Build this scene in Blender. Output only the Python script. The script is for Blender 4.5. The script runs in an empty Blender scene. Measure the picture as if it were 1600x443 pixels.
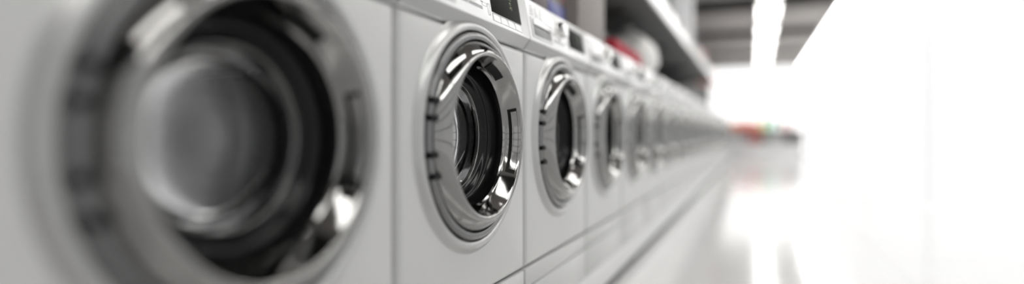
import bpy, bmesh, math, random
from mathutils import Vector, Matrix
random.seed(7)
sc = bpy.context.scene
PI = math.pi
W_PX, H_PX = 1600, 443

# ------------------------------------------------------------------ camera
EYE = 0.655                      # lens height above the floor
CAM_X = 0.566                    # distance from the machine fronts (plane x = 0)
F_PX = 905.0
YAW = math.atan(380.0 / F_PX)
cam_d = bpy.data.cameras.new('camera')
cam = bpy.data.objects.new('camera', cam_d)
sc.collection.objects.link(cam)
cam.location = (CAM_X, 0, EYE)
cam.rotation_euler = (PI / 2, 0, YAW)
cam_d.sensor_width = 36.0
cam_d.lens = F_PX / W_PX * 36.0
cam_d.shift_y = -13.0 / W_PX
cam_d.clip_start = 0.01
cam_d.clip_end = 200
cam_d.dof.use_dof = True
cam_d.dof.focus_distance = 1.37
cam_d.dof.aperture_fstop = cam_d.lens / 1000 / 0.044
sc.camera = cam

# ------------------------------------------------------------------ world, exposure
world = bpy.data.worlds.new('world')
sc.world = world
world.use_nodes = True
world.node_tree.nodes['Background'].inputs[0].default_value = (0.9, 0.95, 1, 1)
world.node_tree.nodes['Background'].inputs[1].default_value = 0.6
sc.view_settings.view_transform = 'Standard'
sc.view_settings.look = 'None'
sc.view_settings.exposure = 0.0
sc.view_settings.gamma = 1.0
sc.view_settings.use_curve_mapping = False
sc.cycles.use_denoising = True
sc.cycles.max_bounces = 10
sc.cycles.transparent_max_bounces = 12
sc.cycles.sample_clamp_indirect = 6.0
SIDE_GLOW = 1.06                 # glow added along the aisle's right side
FAR_GLOW = 1.6                   # daylight through the far shop window
LAMP_GLOW = 7.0                 # ceiling strip lamps

# ------------------------------------------------------------------ materials
def mat(name, col, rough=0.5, metal=0.0, coat=0.0, noise=0.0, nscale=30, bump=0.0, emit=None, estr=0.0, aniso=0.0, spec=0.5):
    m = bpy.data.materials.new(name); m.use_nodes = True
    nt = m.node_tree; b = nt.nodes['Principled BSDF']
    c = (*col, 1)
    b.inputs['Base Color'].default_value = c
    b.inputs['Roughness'].default_value = rough
    b.inputs['Metallic'].default_value = metal
    b.inputs['Coat Weight'].default_value = coat
    b.inputs['Coat Roughness'].default_value = 0.08
    b.inputs['Specular IOR Level'].default_value = spec
    if emit:
        b.inputs['Emission Color'].default_value = (*emit, 1)
        b.inputs['Emission Strength'].default_value = estr
    if noise or bump:
        tc = nt.nodes.new('ShaderNodeTexCoord')
        n = nt.nodes.new('ShaderNodeTexNoise'); n.inputs['Scale'].default_value = nscale
        n.inputs['Detail'].default_value = 4
        nt.links.new(tc.outputs['Object'], n.inputs['Vector'])
        if noise:
            r = nt.nodes.new('ShaderNodeMapRange')
            r.inputs['To Min'].default_value = 1 - noise; r.inputs['To Max'].default_value = 1 + noise
            nt.links.new(n.outputs['Fac'], r.inputs['Value'])
            mx = nt.nodes.new('ShaderNodeVectorMath'); mx.operation = 'SCALE'
            mx.inputs[0].default_value = col
            nt.links.new(r.outputs[0], mx.inputs['Scale'])
            nt.links.new(mx.outputs[0], b.inputs['Base Color'])
        if bump:
            bp = nt.nodes.new('ShaderNodeBump'); bp.inputs['Strength'].default_value = bump
            bp.inputs['Distance'].default_value = 0.002
            nt.links.new(n.outputs['Fac'], bp.inputs['Height'])
            nt.links.new(bp.outputs[0], b.inputs['Normal'])
    return m

def emit_mat(name, col, s):
    m = bpy.data.materials.new(name); m.use_nodes = True
    nt = m.node_tree; nt.nodes.clear()
    e = nt.nodes.new('ShaderNodeEmission'); o = nt.nodes.new('ShaderNodeOutputMaterial')
    e.inputs[0].default_value = (*col, 1); e.inputs[1].default_value = s
    nt.links.new(e.outputs[0], o.inputs[0]); return m

M = {}
M['enamel'] = mat('white_enamel', (0.455, 0.455, 0.45), 0.34, noise=0.012, nscale=6)
M['bezel'] = mat('silver_bezel', (0.40, 0.40, 0.396), 0.30, 0.8, noise=0.01, nscale=9)
M['panel'] = mat('white_panel_plastic', (0.86, 0.86, 0.86), 0.24, noise=0.01, nscale=9, coat=0.3)
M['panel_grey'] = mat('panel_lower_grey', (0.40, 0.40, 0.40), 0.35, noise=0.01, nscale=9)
M['drawer'] = mat('drawer_plastic', (0.62, 0.62, 0.62), 0.28, noise=0.01, nscale=9)
M['satin'] = mat('satin_silver', (0.17, 0.17, 0.17), 0.24, 1.0, noise=0.02, nscale=14)
M['chrome'] = mat('chrome', (0.25, 0.248, 0.243), 0.08, 1.0, noise=0.01, nscale=12)
M['knob'] = mat('knob_chrome', (0.85, 0.85, 0.84), 0.28, 1.0, noise=0.01, nscale=12)
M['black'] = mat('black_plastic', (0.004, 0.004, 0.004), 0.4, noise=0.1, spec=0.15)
M['rubber'] = mat('black_rubber', (0.004, 0.004, 0.004), 0.16, noise=0.15, nscale=20, spec=0.22)
M['drum'] = mat('drum_steel', (0.09, 0.09, 0.09), 0.22, 1.0, noise=0.05, nscale=40)
M['paddle'] = mat('paddle_plastic', (0.05, 0.05, 0.05), 0.3, noise=0.05)
M['screen'] = mat('display_black', (0.012, 0.013, 0.012), 0.5, noise=0.05, spec=0.03)
M['green'] = mat('display_green', (0.05, 0.07, 0.01), 0.4, emit=(0.35, 0.5, 0.08), estr=0.09, noise=0.02)
M['ink'] = mat('printed_grey', (0.10, 0.10, 0.10), 0.5, noise=0.05)
M['softink'] = mat('printed_light_grey', (0.25, 0.25, 0.25), 0.5, noise=0.05)
M['recess'] = mat('recess_grey', (0.16, 0.16, 0.16), 0.4, noise=0.05)
M['wall'] = mat('dark_wall_paint', (0.10, 0.10, 0.10), 0.8, noise=0.06, nscale=3, bump=0.1)
M['backwall'] = mat('grey_wall_paint', (0.55, 0.55, 0.55), 0.8, noise=0.05, nscale=3, bump=0.1)
M['frame'] = mat('window_frame_white', (0.8, 0.8, 0.8), 0.4, noise=0.02)
M['frame_dark'] = mat('window_frame_grey', (0.25, 0.25, 0.25), 0.4, noise=0.02)
M['side_glow'] = emit_mat('added_side_glow', (1.0, 1.0, 1.0), SIDE_GLOW)
M['far_glow'] = emit_mat('far_daylight', (1.0, 0.99, 0.98), FAR_GLOW)
M['lamp'] = emit_mat('lamp_diffuser', (1.0, 0.985, 0.96), LAMP_GLOW)
M['added_lamp'] = emit_mat('added_lamp_glow', (1.0, 0.99, 0.97), 9.0)  # for the fill lamps added on the right
M['lamp_body'] = mat('lamp_housing', (0.6, 0.6, 0.6), 0.4, noise=0.02)
M['ceil'] = mat('dark_ceiling', (0.015, 0.015, 0.014), 0.8, noise=0.1, nscale=3)
M['beam'] = mat('ceiling_baffle', (0.40, 0.375, 0.36), 0.6, noise=0.04, nscale=4)
M['shelf_dark'] = mat('shelf_underside', (0.045, 0.045, 0.044), 0.6, noise=0.08, nscale=4)
M['shelf_white'] = mat('shelf_lip_white', (0.85, 0.85, 0.84), 0.2, noise=0.02, coat=0.4)
M['orange'] = mat('orange_plastic', (0.95, 0.22, 0.05), 0.4, noise=0.05)
M['plinth'] = mat('plinth_white', (0.62, 0.62, 0.62), 0.35, noise=0.02, nscale=5)
M['skirt'] = mat('dark_skirting', (0.05, 0.05, 0.05), 0.5, noise=0.08)

def floor_mat():
    m = bpy.data.materials.new('polished_floor_tiles'); m.use_nodes = True
    nt = m.node_tree; b = nt.nodes['Principled BSDF']
    tc = nt.nodes.new('ShaderNodeTexCoord'); br = nt.nodes.new('ShaderNodeTexBrick')
    br.offset = 0.0
    br.inputs['Color1'].default_value = (0.80, 0.795, 0.79, 1)
    br.inputs['Color2'].default_value = (0.78, 0.775, 0.77, 1)
    br.inputs['Mortar'].default_value = (0.62, 0.62, 0.61, 1)
    br.inputs['Scale'].default_value = 1.0
    br.inputs['Mortar Size'].default_value = 0.003
    br.inputs['Brick Width'].default_value = 0.6; br.inputs['Row Height'].default_value = 0.6
    nt.links.new(tc.outputs['Object'], br.inputs['Vector'])
    nt.links.new(br.outputs['Color'], b.inputs['Base Color'])
    b.inputs['Roughness'].default_value = 0.16
    b.inputs['Specular IOR Level'].default_value = 0.8
    b.inputs['Coat Weight'].default_value = 0.6
    b.inputs['Coat Roughness'].default_value = 0.12
    return m
M['floor'] = floor_mat()

def glass_mat():
    m = bpy.data.materials.new('door_glass'); m.use_nodes = True
    nt = m.node_tree; nt.nodes.clear()
    o = nt.nodes.new('ShaderNodeOutputMaterial'); mx = nt.nodes.new('ShaderNodeMixShader')
    t = nt.nodes.new('ShaderNodeBsdfTransparent'); g = nt.nodes.new('ShaderNodeBsdfGlossy')
    f = nt.nodes.new('ShaderNodeFresnel'); f.inputs['IOR'].default_value = 1.5
    t.inputs[0].default_value = (0.62, 0.63, 0.63, 1)
    g.inputs['Roughness'].default_value = 0.03
    g.inputs['Color'].default_value = (0.6, 0.6, 0.6, 1)
    nt.links.new(f.outputs[0], mx.inputs[0]); nt.links.new(t.outputs[0], mx.inputs[1])
    nt.links.new(g.outputs[0], mx.inputs[2]); nt.links.new(mx.outputs[0], o.inputs[0])
    return m
M['glass'] = glass_mat()

# ------------------------------------------------------------------ helpers
def obj(name, bm, m, parent=None, loc=(0, 0, 0), angle=35, recalc=True, smooth=True):
    if recalc:
        bmesh.ops.recalc_face_normals(bm, faces=bm.faces[:])
    for f in bm.faces:
        f.smooth = smooth
    for e in bm.edges:
        if len(e.link_faces) == 2 and e.calc_face_angle(0) > math.radians(angle):
            e.smooth = False
    me = bpy.data.meshes.new(name); bm.to_mesh(me); bm.free()
    if isinstance(m, (list, tuple)):
        for q in m: me.materials.append(q)
    else:
        me.materials.append(m)
    o = bpy.data.objects.new(name, me); sc.collection.objects.link(o)
    o.location = loc
    if parent: o.parent = parent
    return o

def tag(o, label, cat, group=None):
    o['label'] = label; o['category'] = cat
    if group: o['group'] = group
    return o

def empty(name, loc, label, cat, group=None):
    o = bpy.data.objects.new(name, None); sc.collection.objects.link(o)
    o.location = loc; o.empty_display_size = 0.1
    return tag(o, label, cat, group)

def struct(name, bm, m, **k):
    o = obj(name, bm, m, **k); o['kind'] = 'structure'; return o

def box(bm, x0, x1, y0, y1, z0, z1, bev=0.0, seg=2):
    r = bmesh.ops.create_cube(bm, size=1)
    vs = r['verts']
    bmesh.ops.scale(bm, vec=(x1 - x0, y1 - y0, z1 - z0), verts=vs)
    bmesh.ops.translate(bm, vec=((x0 + x1) / 2, (y0 + y1) / 2, (z0 + z1) / 2), verts=vs)
    if bev:
        es = list({e for v in vs for e in v.link_edges})
        bmesh.ops.bevel(bm, geom=es, offset=bev, segments=seg, affect='EDGES', profile=0.5)
    return bm

def lathe(bm, prof, n=96, a0=0.0, a1=2 * PI, thick_close=False):
    """profile of (r, x) turned round the x axis; angle 0 is +y"""
    full = abs(a1 - a0 - 2 * PI) < 1e-6
    cnt = n if full else n + 1
    rings = []
    for r, x in prof:
        if r < 1e-6:
            rings.append([bm.verts.new((x, 0, 0))]); continue
        rings.append([bm.verts.new((x, r * math.cos(a0 + (a1 - a0) * i / n), r * math.sin(a0 + (a1 - a0) * i / n))) for i in range(cnt)])
    for A, B in zip(rings, rings[1:]):
        m_ = n
        for i in range(m_):
            j = (i + 1) % cnt
            if len(A) == 1 and len(B) == 1: continue
            if len(A) == 1: bm.faces.new((A[0], B[i], B[j]))
            elif len(B) == 1: bm.faces.new((A[i], A[j], B[0]))
            else: bm.faces.new((A[i], A[j], B[j], B[i]))
    return rings

def smooth_prof(pts, sub=5):
    """Catmull-Rom through the points"""
    out = []
    P = [pts[0]] + list(pts) + [pts[-1]]
    for k in range(1, len(P) - 2):
        for t in range(sub):
            u = t / sub
            q = []
            for d in range(2):
                a, b, c, e = P[k - 1][d], P[k][d], P[k + 1][d], P[k + 2][d]
                q.append(0.5 * ((2 * b) + (-a + c) * u + (2 * a - 5 * b + 4 * c - e) * u * u + (-a + 3 * b - 3 * c + e) * u ** 3))
            out.append((max(q[0], 0.0), q[1]))
    out.append(pts[-1])
    return out

# ------------------------------------------------------------------ the room
X_WALL, X_SIDE, Y_BACK, Y_FAR = -0.68, 1.95, -3.2, 18.5
Z_BAF, Z_CEIL = 2.60, 3.15
struct('floor', box(bmesh.new(), X_WALL - .1, X_SIDE + .1, Y_BACK - .1, Y_FAR + .1, -0.1, 0), M['floor'])
struct('ceiling', box(bmesh.new(), X_WALL - .1, X_SIDE + .1, Y_BACK - .1, Y_FAR + .1, Z_CEIL, Z_CEIL + .1), M['ceil'])
struct('wall_left', box(bmesh.new(), X_WALL - .1, X_WALL, Y_BACK, Y_FAR, 0, Z_CEIL), M['wall'])
struct('wall_back', box(bmesh.new(), X_WALL, X_SIDE, Y_BACK - .1, Y_BACK, 0, Z_CEIL), M['backwall'])
# far shop window, floor to baffle height, and a dark header above
bm = bmesh.new(); box(bm, X_WALL, X_SIDE, Y_FAR, Y_FAR + .1, Z_BAF, Z_CEIL)
struct('wall_far', bm, M['beam'])
w = struct('window_1', box(bmesh.new(), X_WALL, X_SIDE, Y_FAR + .03, Y_FAR + .06, 0.0, Z_BAF), M['far_glow'])
bm = bmesh.new(); box(bm, X_WALL, X_SIDE, Y_FAR, Y_FAR + .03, 0.0, 0.06)
obj('window_frame', bm, M['frame'], w)
# glowing glazing added along the aisle's right side, to whiten it and light machines
w = struct('added_window', box(bmesh.new(), X_SIDE + .03, X_SIDE + .06, Y_BACK, Y_FAR, 0.0, Z_CEIL), M['side_glow'])
bm = bmesh.new()
y = 3.0
while y < Y_FAR:
    box(bm, X_SIDE + .01, X_SIDE + .03, y - .008, y + .008, 0.03, Z_CEIL); y += 3.1
obj('window_frame', bm, M['frame'], w)
bm = bmesh.new()
y = Y_BACK + .25
while y < 2.3:
    box(bm, X_SIDE - .03, X_SIDE + .03, y - .018, y + .018, 0.03, Z_CEIL); y += 0.45
for z in (0.45, 0.9, 1.35, 1.8, 2.25, 2.7):
    box(bm, X_SIDE - .02, X_SIDE + .02, Y_BACK, 2.3, z - .016, z + .016)
obj('window_grille', bm, M['frame_dark'], w)
# cross baffles hung under the dark ceiling
for i, y0 in enumerate((-1.2, 1.6, 4.4, 7.2, 10.0, 12.8, 15.6)):
    bm = bmesh.new(); box(bm, X_WALL, X_SIDE, y0, y0 + 1.7, Z_BAF, Z_BAF + .06, bev=.012)
    struct('trim_%d' % (i + 1), bm, M['beam'])

# strip lamps in one line over the aisle
for i in range(11):
    y0 = -1.2 + i * 1.72
    e = empty('ceiling_lamp', (CAM_X + .19, y0 + .75, Z_BAF - .06),
              '', 'ceiling lamp', 'strip lamps over the aisle')
    e['label'] = 'white strip lamp over the aisle, %s' % (
        ['behind the viewer', 'right above the viewer', 'level with the fourth washing machine', 'level with the sixth washing machine', 'level with the ninth washing machine',
         'just above the photo top edge', 'topmost one in view', 'second one down from the photo top edge', 'third one down from the photo top edge',
         'next to last before the far window', 'last before the far window'][i])
    bm = bmesh.new(); box(bm, -.17, .17, -.62, .62, 0.008, .06, bev=.004)
    obj('housing', bm, M['lamp_body'], e)
    bm = bmesh.new(); box(bm, -.145, .145, -.60, .60, -.004, .010, bev=.003)
    obj('diffuser', bm, M['lamp'], e)

for i in range(10):  # fill lamps added to brighten the machines and the ceiling's right edge
    y0 = -1.2 + i * 1.98
    e = empty('added_fill_lamp', (X_SIDE - .135, y0 + .85, Z_BAF - .06),
              'wide fill lamp added on the ceiling at the right side, %s from the back wall' % ['first', 'second', 'third', 'fourth', 'fifth', 'sixth', 'seventh', 'eighth', 'ninth', 'last'][i], 'ceiling lamp', 'added fill lamps on the right side')
    bm = bmesh.new(); box(bm, -.13, .13, -.95, .95, 0.008, .06, bev=.004)
    obj('housing', bm, M['lamp_body'], e)
    bm = bmesh.new(); box(bm, -.12, .12, -.935, .935, -.004, .010, bev=.003)
    obj('diffuser', bm, M['added_lamp'], e)

# ------------------------------------------------------------------ plinth under the row
Y0 = 0.838                        # joint between first and second machine
N_MACH = 24
Y_START, Y_END = Y0 - .6, Y0 + .6 * (N_MACH - 1)
PL = 0.135
e = empty('plinth', (-.3, (Y_START + Y_END) / 2, 0), 'long low white plinth the washing machines stand on', 'plinth')
L = (Y_END - Y_START) / 2
bm = bmesh.new(); box(bm, -.30, .303, -L, L, .04, PL, bev=.004)
obj('base_board', bm, M['plinth'], e)
bm = bmesh.new(); box(bm, -.29, .295, -L + .01, L - .01, 0, .042)
obj('toe_strip', bm, M['skirt'], e)

# ------------------------------------------------------------------ washing machine
DZ = 0.650 - PL                   # door centre over the machine's own base
HW = 0.2952                       # half width

def rect_loop(hw, z0, z1, n=96, cz=DZ):
    """points where rays from the door centre cross a rectangle, corners kept"""
    pts = []
    angs = [2 * PI * i / n for i in range(n)]
    for cy, c_z in ((hw, z1), (-hw, z1), (-hw, z0), (hw, z0)):
        a = math.atan2(c_z - cz, cy) % (2 * PI)
        k = min(range(n), key=lambda i: abs((angs[i] - a + PI) % (2 * PI) - PI))
        angs[k] = a
    for a in angs:
        c, s = math.cos(a), math.sin(a)
        t = 1e9
        if abs(c) > 1e-9: t = min(t, (hw if c > 0 else -hw) / c)
        if abs(s) > 1e-9: t = min(t, ((z1 if s > 0 else z0) - cz) / s)
        pts.append((t * c, cz + t * s))
    return pts, angs

def cabinet_bm():
    bm = bmesh.new(); n = 96
    z0, z1, R = .1615, .741, .015
    loops = []
    base, angs = rect_loop(HW - R, z0 + R, z1 - R)
    for r, x in ((.205, -.03), (.205, -.004), (.209, 0.0)):
        loops.append([bm.verts.new((x, r * math.cos(a), DZ + r * math.sin(a))) for a in angs])
    loops.append([bm.verts.new((0, *p)) for p in base])
    for k in range(1, 6):
        a = k / 5 * PI / 2
        q = R * (1 - math.sin(a)); x = -R * (1 - math.cos(a))
        # same ray order, rectangle grown by the corner radius
        sy = (HW - q) / (HW - R)
        cz = (z0 + z1) / 2; sz = ((z1 - z0) / 2 - q) / ((z1 - z0) / 2 - R)
        loops.append([bm.verts.new((x, y * sy, cz + (z - cz) * sz)) for y, z in base])
    loops.append([bm.verts.new((-.62, v.co.y, v.co.z)) for v in loops[-1]])
    for A, B in zip(loops, loops[1:]):
        for i in range(n):
            bm.faces.new((A[i], A[(i + 1) % n], B[(i + 1) % n], B[i]))
    bm.faces.new(loops[-1][::-1])
    return bm

def panel_bm():
    """control panel: chamfer under, face leaning back, round top"""
    prof = [(-.62, .7445), (-.004, .7445), (-.001, .7455), (.013, .7660), (.016, .7700), (.0168, .7745),
            (-.0015, .8790), (-.004, .8850), (-.009, .8885), (-.03, .8895), (-.62, .8895)]
    bm = bmesh.new()
    ys = [(-HW, .006), (-HW + .002, .002), (-HW + .006, 0), (HW - .006, 0), (HW - .002, .002), (HW, .006)]
    loops = []
    for y, q in ys:
        L = []
        for x, z in prof:
            cx, cz = -.1, .82
            L.append(bm.verts.new((x - (q if x > -.05 else 0), y, cz + (z - cz) * (1 - q * 6))))
        loops.append(L)
    m_ = len(prof)
    for A, B in zip(loops, loops[1:]):
        for i in range(m_):
            bm.faces.new((A[i], A[(i + 1) % m_], B[(i + 1) % m_], B[i]))
    bm.faces.new(loops[0]); bm.faces.new(loops[-1][::-1])
    return bm

FA, FB = Vector((.0168, 0, .7745)), Vector((-.0015, 0, .8790))   # panel face bottom / top
FU = (FB - FA).normalized(); FN = Vector((FU.z, 0, -FU.x))
FLEN = (FB - FA).length
def face_box(bm, y0, y1, t0, t1, d0, d1, bev=0.0):
    """box lying on the panel face: y across, t up the face in metres, d off it"""
    b = bmesh.new(); box(b, d0, d1, y0, y1, t0, t1, bev)
    mtx = Matrix((( FN.x, 0, FU.x, FA.x), (0, 1, 0, 0), (FN.z, 0, FU.z, FA.z), (0, 0, 0, 1)))
    b.transform(mtx)
    me = bpy.data.meshes.new('tmp'); b.to_mesh(me); b.free()
    bm.from_mesh(me); bpy.data.meshes.remove(me)
    return bm

def sub(name, build, m, parent, **k):
    bm = bmesh.new(); build(bm); return obj(name, bm, m, parent, **k)

def make_machine(loc):
    t = empty('washing_machine', loc, '', 'washing machine', 'washing machines in the row')
    obj('cabinet', cabinet_bm(), M['enamel'], t)
    # kick panel with the service flap line
    bm = bmesh.new(); box(bm, -.62, 0, -HW, HW, .1065, .1580, .005)
    box(bm, -.62, 0.0005, -HW, HW, .002, .1045, .005)
    obj('kick_panel', bm, M['enamel'], t)
    # bezel pressed round the door
    D = (0, 0, DZ)
    obj('door_bezel', (lambda b: (lathe(b, smooth_prof([(.258, -.0015), (.252, .0015), (.246, .0075), (.240, .0125), (.234, .0135), (.229, .011), (.2265, .006), (.226, -.01)], 4), 128), b)[1])(bmesh.new()), M['bezel'], t, loc=D, angle=60)
    # door
    door = obj('door_ring', (lambda b: (lathe(b, smooth_prof([(.2065, .004), (.2055, .014), (.201, .022), (.193, .032), (.184, .040), (.177, .043), (.1725, .0405), (.1700, .0365), (.163, .025), (.1545, .010), (.1525, .006), (.149, .001)], 4), 160), b)[1])(bmesh.new()), M['chrome'], t, loc=D, angle=60)
    sub('rim_band', lambda b: lathe(b, smooth_prof([(.2250, -.004), (.2248, .008), (.2225, .0145), (.219, .0170), (.214, .0180), (.2095, .0175), (.2075, .014), (.207, .004)], 4), 128), M['satin'], door, angle=60)
    for zz in (.067, .034, -.035, -.075):
        y1 = -math.sqrt(.2245 ** 2 - zz ** 2); y2 = -math.sqrt(.198 ** 2 - zz ** 2)
        sub('hinge_slot', lambda b: box(b, .006, .0225, y1, y2, zz - .0058, zz + .0058, .001), M['black'], door)
    # glass bowl
    sub('door_glass', lambda b: lathe(b, smooth_prof([(.1170, -.050), (.1165, -.062), (.112, -.080), (.095, -.094), (.05, -.100), (0.0, -.101)], 5), 96), M['glass'], door, angle=80)
    sub('inner_seal', lambda b: lathe(b, smooth_prof([(.1515, .002), (.151, -.012), (.148, -.024), (.143, -.034), (.137, -.037), (.131, -.046), (.124, -.052), (.1215, -.056)], 4), 96), M['rubber'], door, angle=80)
    sub('glass_rim', lambda b: lathe(b, smooth_prof([(.1215, -.057), (.1215, -.050), (.1195, -.0475), (.1172, -.0485), (.1168, -.056)], 4), 96), M['chrome'], door, angle=80)
    # handle: dark hollow in the inner slope and a bright grip over its outer edge
    def inner(u):   # point on the inner slope, u 0 at the glass, 1 at the lip
        P_ = [(.1545, .010), (.163, .025), (.1700, .0365)]
        if u < .5: a, b_, f = P_[0], P_[1], u * 2
        else: a, b_, f = P_[1], P_[2], u * 2 - 1
        return (a[0] + (b_[0] - a[0]) * f, a[1] + (b_[1] - a[1]) * f)
    def arc(b, us, off, th, a0, a1):
        pr = [(inner(u)[0] - off, inner(u)[1]) for u in us]
        back = [(r - th, x) for r, x in reversed(pr)]
        rings = lathe(b, pr + back + [pr[0]], 36, a0, a1)
        for k in (0, -1):
            b.faces.new([R_[k] for R_ in rings[:-1]] if k == 0 else [R_[k] for R_ in rings[:-1]][::-1])
        bmesh.ops.remove_doubles(b, verts=b.verts[:], dist=1e-6)
    A0, A1 = math.asin(-.090 / .166), math.asin(.066 / .166)
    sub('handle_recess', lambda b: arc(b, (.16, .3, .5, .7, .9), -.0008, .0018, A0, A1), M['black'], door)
    sub('door_handle', lambda b: arc(b, (.42, .5, .62, .78, .92), .0008, .0035, A0 + .05, A1 - .04), M['chrome'], door)
    sub('dark_reflection', lambda b: arc(b, (.02, .2, .4, .6), -.0005, .0025, math.radians(56), math.radians(80)), M['black'], door)  # dark reflection on the inner slope, put in as a black piece
    # gasket and drum
    obj('door_gasket', (lambda b: (lathe(b, smooth_prof([(.200, -.012), (.186, -.012), (.176, -.020), (.170, -.034), (.176, -.048), (.166, -.058), (.158, -.072), (.166, -.086), (.160, -.100), (.150, -.112), (.158, -.124), (.20, -.130)], 4), 96), b)[1])(bmesh.new()), M['rubber'], t, loc=D, angle=80)
    dr = obj('drum', (lambda b: (lathe(b, [(.185, -.128), (.232, -.135), (.238, -.145), (.238, -.20), (.235, -.205), (.235, -.27), (.238, -.275), (.238, -.34), (.235, -.345), (.235, -.42), (.22, -.45), (.15, -.455), (.14, -.445), (.06, -.44), (.05, -.43), (0, -.43)], 72), b)[1])(bmesh.new()), M['drum'], t, loc=D)
    for a in (35, 155, 275):
        def pad(b, a=a):
            pts = []
            for rr, hw in ((.236, .030), (.205, .018), (.192, .008), (.189, 0)):
                pts.append((rr, hw))
            sec = [(r_, h_) for r_, h_ in pts] + [(r_, -h_) for r_, h_ in reversed(pts[:-1])]
            ra = math.radians(a)
            L1 = []
            for x in (-.16, -.40):
                L1.append([b.verts.new((x, r_ * math.cos(ra) - h_ * math.sin(ra), r_ * math.sin(ra) + h_ * math.cos(ra))) for r_, h_ in sec])
            k = len(sec)
            for i in range(k):
                b.faces.new((L1[0][i], L1[0][(i + 1) % k], L1[1][(i + 1) % k], L1[1][i]))
            b.faces.new(L1[0]); b.faces.new(L1[1][::-1])
        sub('drum_paddle', pad, M['paddle'], dr, angle=50)
    # control panel and what sits on it
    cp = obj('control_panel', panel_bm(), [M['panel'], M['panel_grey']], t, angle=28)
    for f in cp.data.polygons:      # the strip under the panel face is a darker grey
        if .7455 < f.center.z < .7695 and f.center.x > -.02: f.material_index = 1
    sub('display', lambda b: face_box(b, .060, .240, .0235, .092, -.001, .0012, .0005), M['screen'], cp)
    def digits(b):
        for k, tt in enumerate((.079, .067, .056)):
            w_ = (.016, .010, .014)[k]
            face_box(b, .176, .176 + w_, tt, tt + .0022, .0011, .0015)
            face_box(b, .176, .1785, tt - .004, tt, .0011, .0015)
            face_box(b, .182, .182 + w_ * .5, tt - .0045, tt - .003, .0011, .0015)
    sub('display_digits', digits, M['green'], cp)
    for k in range(4):
        y0 = .064 + k * .0435
        sub('button', lambda b: face_box(b, y0, y0 + .0405, .0035, .0195, -.001, .0014, .0008), M['panel'], cp)
    sub('button_surround', lambda b: face_box(b, .062, .238, .0030, .0220, -.001, .0003), M['softink'], cp)
    # programme dial
    def dial(b):
        tmp = bmesh.new()
        lathe(tmp, [(.0, .026), (.020, .026), (.0235, .0245), (.025, .021), (.026, .006), (.031, .004), (.0325, .0), (.0325, -.002)], 56)
        mtx = Matrix(((FN.x, 0, FU.x, FA.x + FU.x * .062), (0, 1, 0, -.035), (FN.z, 0, FU.z, FA.z + FU.z * .062), (0, 0, 0, 1)))
        tmp.transform(mtx); me = bpy.data.meshes.new('tmp'); tmp.to_mesh(me); tmp.free(); b.from_mesh(me); bpy.data.meshes.remove(me)
    kb = sub('programme_dial', dial, M['knob'], cp)
    sub('dial_pointer', lambda b: face_box(b, -.0360, -.0340, .074, .084, .0255, .0268, .0004), M['ink'], kb)
    # detergent drawer: raised front with a scooped finger grip
    dw = sub('detergent_drawer', lambda b: face_box(b, -.283, -.118, .006, .062, -.001, .0030, .0015), M['drawer'], cp)
    sub('finger_grip', lambda b: face_box(b, -.272, -.130, .012, .040, .0028, .0034, .0002), M['recess'], dw)
    sub('drawer_lip', lambda b: face_box(b, -.276, -.126, .040, .056, .0028, .0085, .003), M['panel'], dw)
    def marks(b):
        for tt, a, c in ((.0235, -.098, -.058), (.0195, -.098, -.058), (.0235, -.054, .012), (.0195, -.054, .012),
                         (.045, -.098, -.074), (.0395, -.098, -.074)):
            face_box(b, a, c, tt, tt + .0022, 0, .0004)
        for k in range(8):
            face_box(b, .006 + (k % 2) * .006, .018 + (k % 3) * .005, .036 + k * .0068, .0388 + k * .0068, 0, .0004)
        for a, c, t0, t1 in ((.012, .036, .029, .0300), (.012, .036, .0365, .0375), (.012, .0135, .029, .0375), (.0345, .036, .029, .0375),
                             (.040, .051, .012, .0132), (.040, .051, .038, .0392), (.040, .0415, .012, .0392), (.0495, .051, .012, .0392)):
            face_box(b, a, c, t0, t1, 0, .0004)
    sub('printed_symbols', marks, M['ink'], cp)
    def rows(b):
        for r_ in range(4):
            for c_ in range(3):
                a = -.276 + c_ * .036 + random.uniform(0, .004)
                face_box(b, a, a + random.uniform(.020, .030), .070 + r_ * .0078, .0735 + r_ * .0078, 0, .0004)
    sub('printed_guide', rows, M['softink'], cp)
    def ticks(b):
        for k in range(10):
            a = -.085 + k * .0105
            face_box(b, a, a + .006, .0985, .1000, 0, .0004)
    sub('printed_scale', ticks, M['softink'], cp)
    return t

proto = make_machine((0, Y0 - .3, PL))

def copy_tree(o, parent=None):
    c = o.copy(); sc.collection.objects.link(c)
    if parent: c.parent = parent
    for ch in list(o.children):
        copy_tree(ch, c)
    return c

ORD = ['first', 'second', 'third', 'fourth', 'fifth', 'sixth', 'seventh', 'eighth', 'ninth', 'tenth', 'eleventh', 'twelfth',
       'thirteenth', 'fourteenth', 'fifteenth', 'sixteenth', 'seventeenth', 'eighteenth', 'nineteenth', 'twentieth',
       'twenty-first', 'twenty-second', 'twenty-third', 'last']
SPECIAL = {0: 'white washing machine nearest the viewer, blurred, its dark round door cut by the left side',
           1: 'white washing machine in sharp focus with chrome door ring, second in the row',
           2: 'white washing machine just right of the sharply focused one, whole door in view',
           3: 'slightly blurred white washing machine, fourth in the row, red cloth above it',
           4: 'blurred white washing machine, fifth in the row from the viewer'}
machines = [proto]
for i in range(1, N_MACH):
    c = copy_tree(proto); c.location = (0, Y0 + .6 * (i - 1) + .3, PL); machines.append(c)
for i, c in enumerate(machines):
    c['label'] = SPECIAL.get(i, 'blurred white washing machine with round chrome door, %s in the row from the viewer' % ORD[i])

TOP = PL + .8895                  # machine tops
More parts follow.
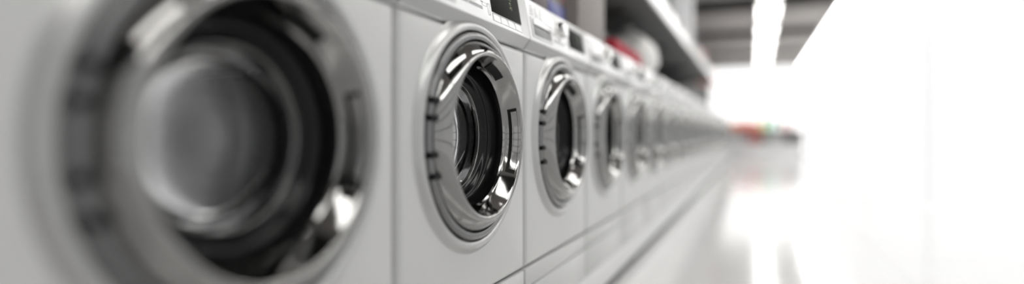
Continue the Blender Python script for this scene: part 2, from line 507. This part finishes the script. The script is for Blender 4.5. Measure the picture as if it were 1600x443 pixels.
# ------------------------------------------------------------------ shelf over the machines
SH0, SH1 = 1.425, 1.550
s = empty('wall_shelf', (X_WALL, 4.3, SH0), 'long dark shelf with bright white front edge above the washing machines', 'shelf')
def shelf_part(name, m, x0, x1, y0, y1, z0, z1, bev=.003):
    b = bmesh.new(); box(b, x0 - X_WALL, x1 - X_WALL, y0 - 4.3, y1 - 4.3, z0 - SH0, z1 - SH0, bev); return obj(name, b, m, s)
shelf_part('shelf_board', M['shelf_dark'], X_WALL, -.004, -.6, 9.3, SH0 + .01, SH0 + .06)
shelf_part('front_edge', M['shelf_white'], -.006, .012, -.6, 9.3, SH0, SH1, .006)
shelf_part('end_cap', M['orange'], -.25, .014, 9.3, 9.33, SH0 - .02, SH1, .003)
for yb in (0.2, 1.9, 3.6, 5.3, 7.0, 8.7):
    b = bmesh.new()
    vs = [(0, -.012, .01), (.50, -.012, .01), (.50, -.012, -.02), (0, -.012, -.14)]
    A = [b.verts.new((x, y - 0, z)) for x, y, z in vs]; B = [b.verts.new((x, .012, z)) for x, y, z in vs]
    b.faces.new(A); b.faces.new(B[::-1])
    for i in range(4): b.faces.new((A[i], B[i], B[(i + 1) % 4], A[(i + 1) % 4]))
    obj('bracket', b, M['shelf_dark'], s, loc=(0, yb - 4.3, 0))

def carton(loc, dx, dy, dz, col, label, group=None, flap=(0.5, 0.45, 0.38), rot=0.0, name='carton'):
    e = empty(name, loc, label, 'box', group); e.rotation_euler.z = rot
    b = bmesh.new(); box(b, -dx / 2, dx / 2, -dy / 2, dy / 2, 0, dz, .004)
    obj('box_body', b, mat('carton_board', col, .6, noise=.05, nscale=8), e)
    b = bmesh.new(); box(b, -.025, .025, -dy / 2 - .001, dy / 2 + .001, dz - .06, dz + .001, .0008)
    obj('tape', b, mat('carton_tape', flap, .35, noise=.03), e)
    return e

SB = SH0 + .06
carton((-.26, 5.35, SB), .42, .50, .50, (.42, .42, .43), 'tall light grey carton on the shelf above the machines, nearest the viewer', 'cartons on the shelf')
carton((-.26, 6.15, SB), .44, .60, .62, (.50, .50, .51), 'biggest pale grey carton on the shelf, second from the viewer', 'cartons on the shelf')
carton((-.25, 7.15, SB), .40, .45, .24, (.10, .095, .10), 'low dark grey carton on the shelf behind the biggest pale one', 'cartons on the shelf')
carton((-.25, 7.95, SB), .40, .48, .26, (.40, .20, .14), 'brownish carton on the shelf close to its far end', 'cartons on the shelf')
carton((-.25, 8.75, SB), .38, .44, .20, (.20, .15, .20), 'dull purple carton at the far end of the shelf', 'cartons on the shelf')

# ------------------------------------------------------------------ things on the machine tops
c1 = carton((-.26, 2.36, TOP), .40, .42, .36, (.20, .18, .17), 'grey-brown cardboard box standing on the third and fourth washing machines', flap=(.62, .56, .50))
# detergent packets: dark red carton with a blue band
e = empty('detergent_packet', (-.24, 1.90, TOP), 'dark red and blue detergent packet lying on the third washing machine', 'packet')
b = bmesh.new(); box(b, -.15, .15, -.17, .17, 0, .17, .012, 3); obj('packet_body', b, mat('packet_dark_red', (.05, .03, .035), .4, noise=.1), e)
b = bmesh.new(); box(b, -.1515, .1515, -.02, .1715, .03, .095, .002); obj('blue_band', b, mat('packet_blue', (.015, .02, .17), .35, noise=.05), e)
b = bmesh.new(); box(b, -.1515, .1515, -.1715, .1715, .115, .16, .002); obj('red_band', b, mat('packet_red', (.12, .008, .01), .35, noise=.05), e)

def lump(name, loc, dims, m, seed, folds=.12, power=2.6, parent=None, k=5):
    """soft bag: super-ellipsoid with sagging folds, flat underneath"""
    rnd = random.Random(seed); b = bmesh.new(); nu, nv = 72, 36
    ph = [(rnd.uniform(2, 7), rnd.uniform(0, 6.28), rnd.uniform(-3, 3)) for _ in range(k)]
    def pw(v, p): return math.copysign(abs(v) ** p, v)
    rings = []
    for j in range(nv + 1):
        v = -PI / 2 + PI * j / nv
        ring = []
        for i in range(nu):
            u = 2 * PI * i / nu
            f = sum(math.sin(round(a) * u + p + q * v) for a, p, q in ph) / k
            g = 1 + folds * f * math.cos(v)
            x = pw(math.cos(v), 2 / power) * pw(math.cos(u), 2 / power) * g
            y = pw(math.cos(v), 2 / power) * pw(math.sin(u), 2 / power) * g
            z = pw(math.sin(v), 2 / power) * (1 + folds * .8 * math.sin(3 * u + seed) * math.cos(v))
            ring.append(b.verts.new((x * dims[0] / 2, y * dims[1] / 2, max(0, (z + .92) * dims[2] / 1.92))))
        rings.append(ring)
    for A, B in zip(rings, rings[1:]):
        for i in range(nu): b.faces.new((A[i], A[(i + 1) % nu], B[(i + 1) % nu], B[i]))
    bmesh.ops.remove_doubles(b, verts=b.verts[:], dist=1e-5)
    return obj(name, b, m, parent, loc=loc, angle=75)
M['bag_grey'] = mat('grey_bag_cloth', (.17, .17, .17), .7, noise=.12, nscale=9, bump=.3)
M['bag_white'] = mat('white_bag_plastic', (.60, .59, .57), .32, noise=.08, nscale=9, bump=.4)
M['red_cloth'] = mat('red_cloth', (.34, .015, .035), .7, noise=.12, nscale=20, bump=.4)
tag(lump('laundry_bag', (-.42, 3.18, TOP), (.40, .78, .31), M['bag_grey'], 3, .05), 'grey cloth laundry bag lying on the machines behind the red cloth', 'bag')
bg = empty('plastic_bag', (-.27, 4.05, TOP), 'white crumpled plastic bag on the washing machines, knotted at the top', 'bag')
lump('bag_body', (0, 0, 0), (.46, .70, .33), M['bag_white'], 11, .15, 2.2, parent=bg)
b = bmesh.new(); lathe(b, [(0, .05), (.03, .055), (.045, .04), (.02, .015), (.018, 0), (.035, -.02)], 20); b.transform(Matrix.Rotation(-PI / 2, 4, 'Y'))
obj('knot', b, M['bag_white'], bg, loc=(0, .05, .33))
# folded red cloth: a stack of soft folds
e = empty('folded_cloth', (-.105, 2.98, TOP), 'folded red cloth at the front edge of the fourth and fifth washing machines', 'cloth')
for k in range(3):
    b = bmesh.new(); box(b, -.085 + k * .006, .09 - k * .004, -.36 + k * .02, .36 - k * .015, k * .024, k * .024 + .025, .011, 4)
    for v in b.verts: v.co.z += .003 * math.sin(v.co.y * 19 + k) * (1 if v.co.z > k * .024 + .012 else 0); v.co.x += .006 * math.sin(v.co.y * 11 + k)
    obj('fold', b, M['red_cloth'], e)

# ------------------------------------------------------------------ low display counter at the far end
YC = 17.75
cx = CAM_X
e = empty('display_counter', (cx, YC, 0), 'low grey display counter across the far end of the aisle', 'counter')
M['counter'] = mat('counter_grey', (.80, .79, .79), .5, noise=.05, nscale=5)
def cpart(name, x0, x1, y0, y1, z0, z1, m=None):
    b = bmesh.new(); box(b, x0, x1, y0, y1, z0, z1, .004); obj(name, b, m or M['counter'], e)
cpart('counter_top', -1.20, 1.20, -.28, .28, .73, .76)
cpart('shelf_board', -1.18, 1.18, -.27, .26, .36, .385)
cpart('base', -1.18, 1.18, -.26, .26, 0, .36)
cpart('back_panel', -1.18, 1.18, .26, .28, .0, .73)
for xx in (-1.20, 1.18):
    cpart('side_panel', xx, xx + .02, -.28, .27, 0, .73)

def item_box(L, y, z, w_, d_, h_, col, label, cat='box', name='product_box', group='products on the far counter'):
    """w across the aisle at lateral distance L from the lens"""
    t = empty(name, (cx + L * 1.19, y, z), label, cat, group)
    b = bmesh.new(); box(b, -w_ / 2, w_ / 2, -d_ / 2, d_ / 2, 0, h_, .005)
    obj('box_body', b, mat('product_' + label.split()[0], col, .45, noise=.05), t)
    b = bmesh.new(); box(b, -w_ * .3, w_ * .3, -d_ / 2 - .001, -d_ / 2 + .002, h_ * .3, h_ * .7, .0005)
    obj('label_patch', b, mat('product_patch', tuple(min(1, c * .6 + .3) for c in col), .45, noise=.05), t)
    return t
def bottle(L, y, z, r, h, col, label, capcol=(.8, .8, .8)):
    t = empty('detergent_bottle', (cx + L * 1.19, y, z), label, 'bottle', 'products on the far counter')
    b = bmesh.new(); lathe(b, [(0, 0), (r * .92, 0), (r, .01), (r, h * .6), (r * .85, h * .72), (r * .4, h * .82), (r * .38, h * .86)], 28)
    b.transform(Matrix.Rotation(-PI / 2, 4, 'Y')); obj('bottle_body', b, mat('bottle_' + label.split()[0], col, .3, noise=.03), t)
    b = bmesh.new(); lathe(b, [(r * .46, h * .84), (r * .48, h * .98), (r * .42, h), (0, h)], 24)
    b.transform(Matrix.Rotation(-PI / 2, 4, 'Y')); obj('cap', b, mat('bottle_cap', capcol, .3, noise=.03), t)
    return t
z1, z0 = .76, .387
item_box(-.44, YC + .2, z1, .28, .2, .22, (.90, .22, .05), 'orange product box at the left end of the far counter top')
item_box(-.20, YC + .2, z1, .28, .2, .24, (.90, .12, .04), 'red-orange product box on the far counter top, second from the left')
item_box(.02, YC + .2, z1, .24, .2, .21, (.92, .30, .12), 'pale orange product box on the far counter top beside the yellow-green bottle')
bottle(.20, YC + .16, z1, .075, .34, (.55, .70, .08), 'yellow-green bottle on the far counter top')
bottle(.38, YC + .16, z1, .08, .38, (.05, .60, .48), 'teal bottle standing on the far counter top')
item_box(.66, YC + .2, z1, .26, .2, .22, (.75, .45, .40), 'pale pink product box at the right end of the far counter top')
item_box(.0, YC + .14, z0, .30, .22, .30, (.60, .03, .03), 'red product box on the lower board of the far counter')
item_box(-.42, YC + .14, z0, .30, .22, .24, (.85, .84, .83), 'white product box on the lower board, left of the red one')
bottle(.20, YC + .12, z0, .055, .26, (.02, .32, .16), 'dark green bottle on the lower board beside the red box')
item_box(.43, YC + .14, z0, .22, .22, .22, (.78, .77, .76), 'white product box on the lower board, right of the green bottle')
item_box(.78, YC + .14, z0, .26, .22, .20, (.04, .04, .04), 'black product box at the right end of the lower board')
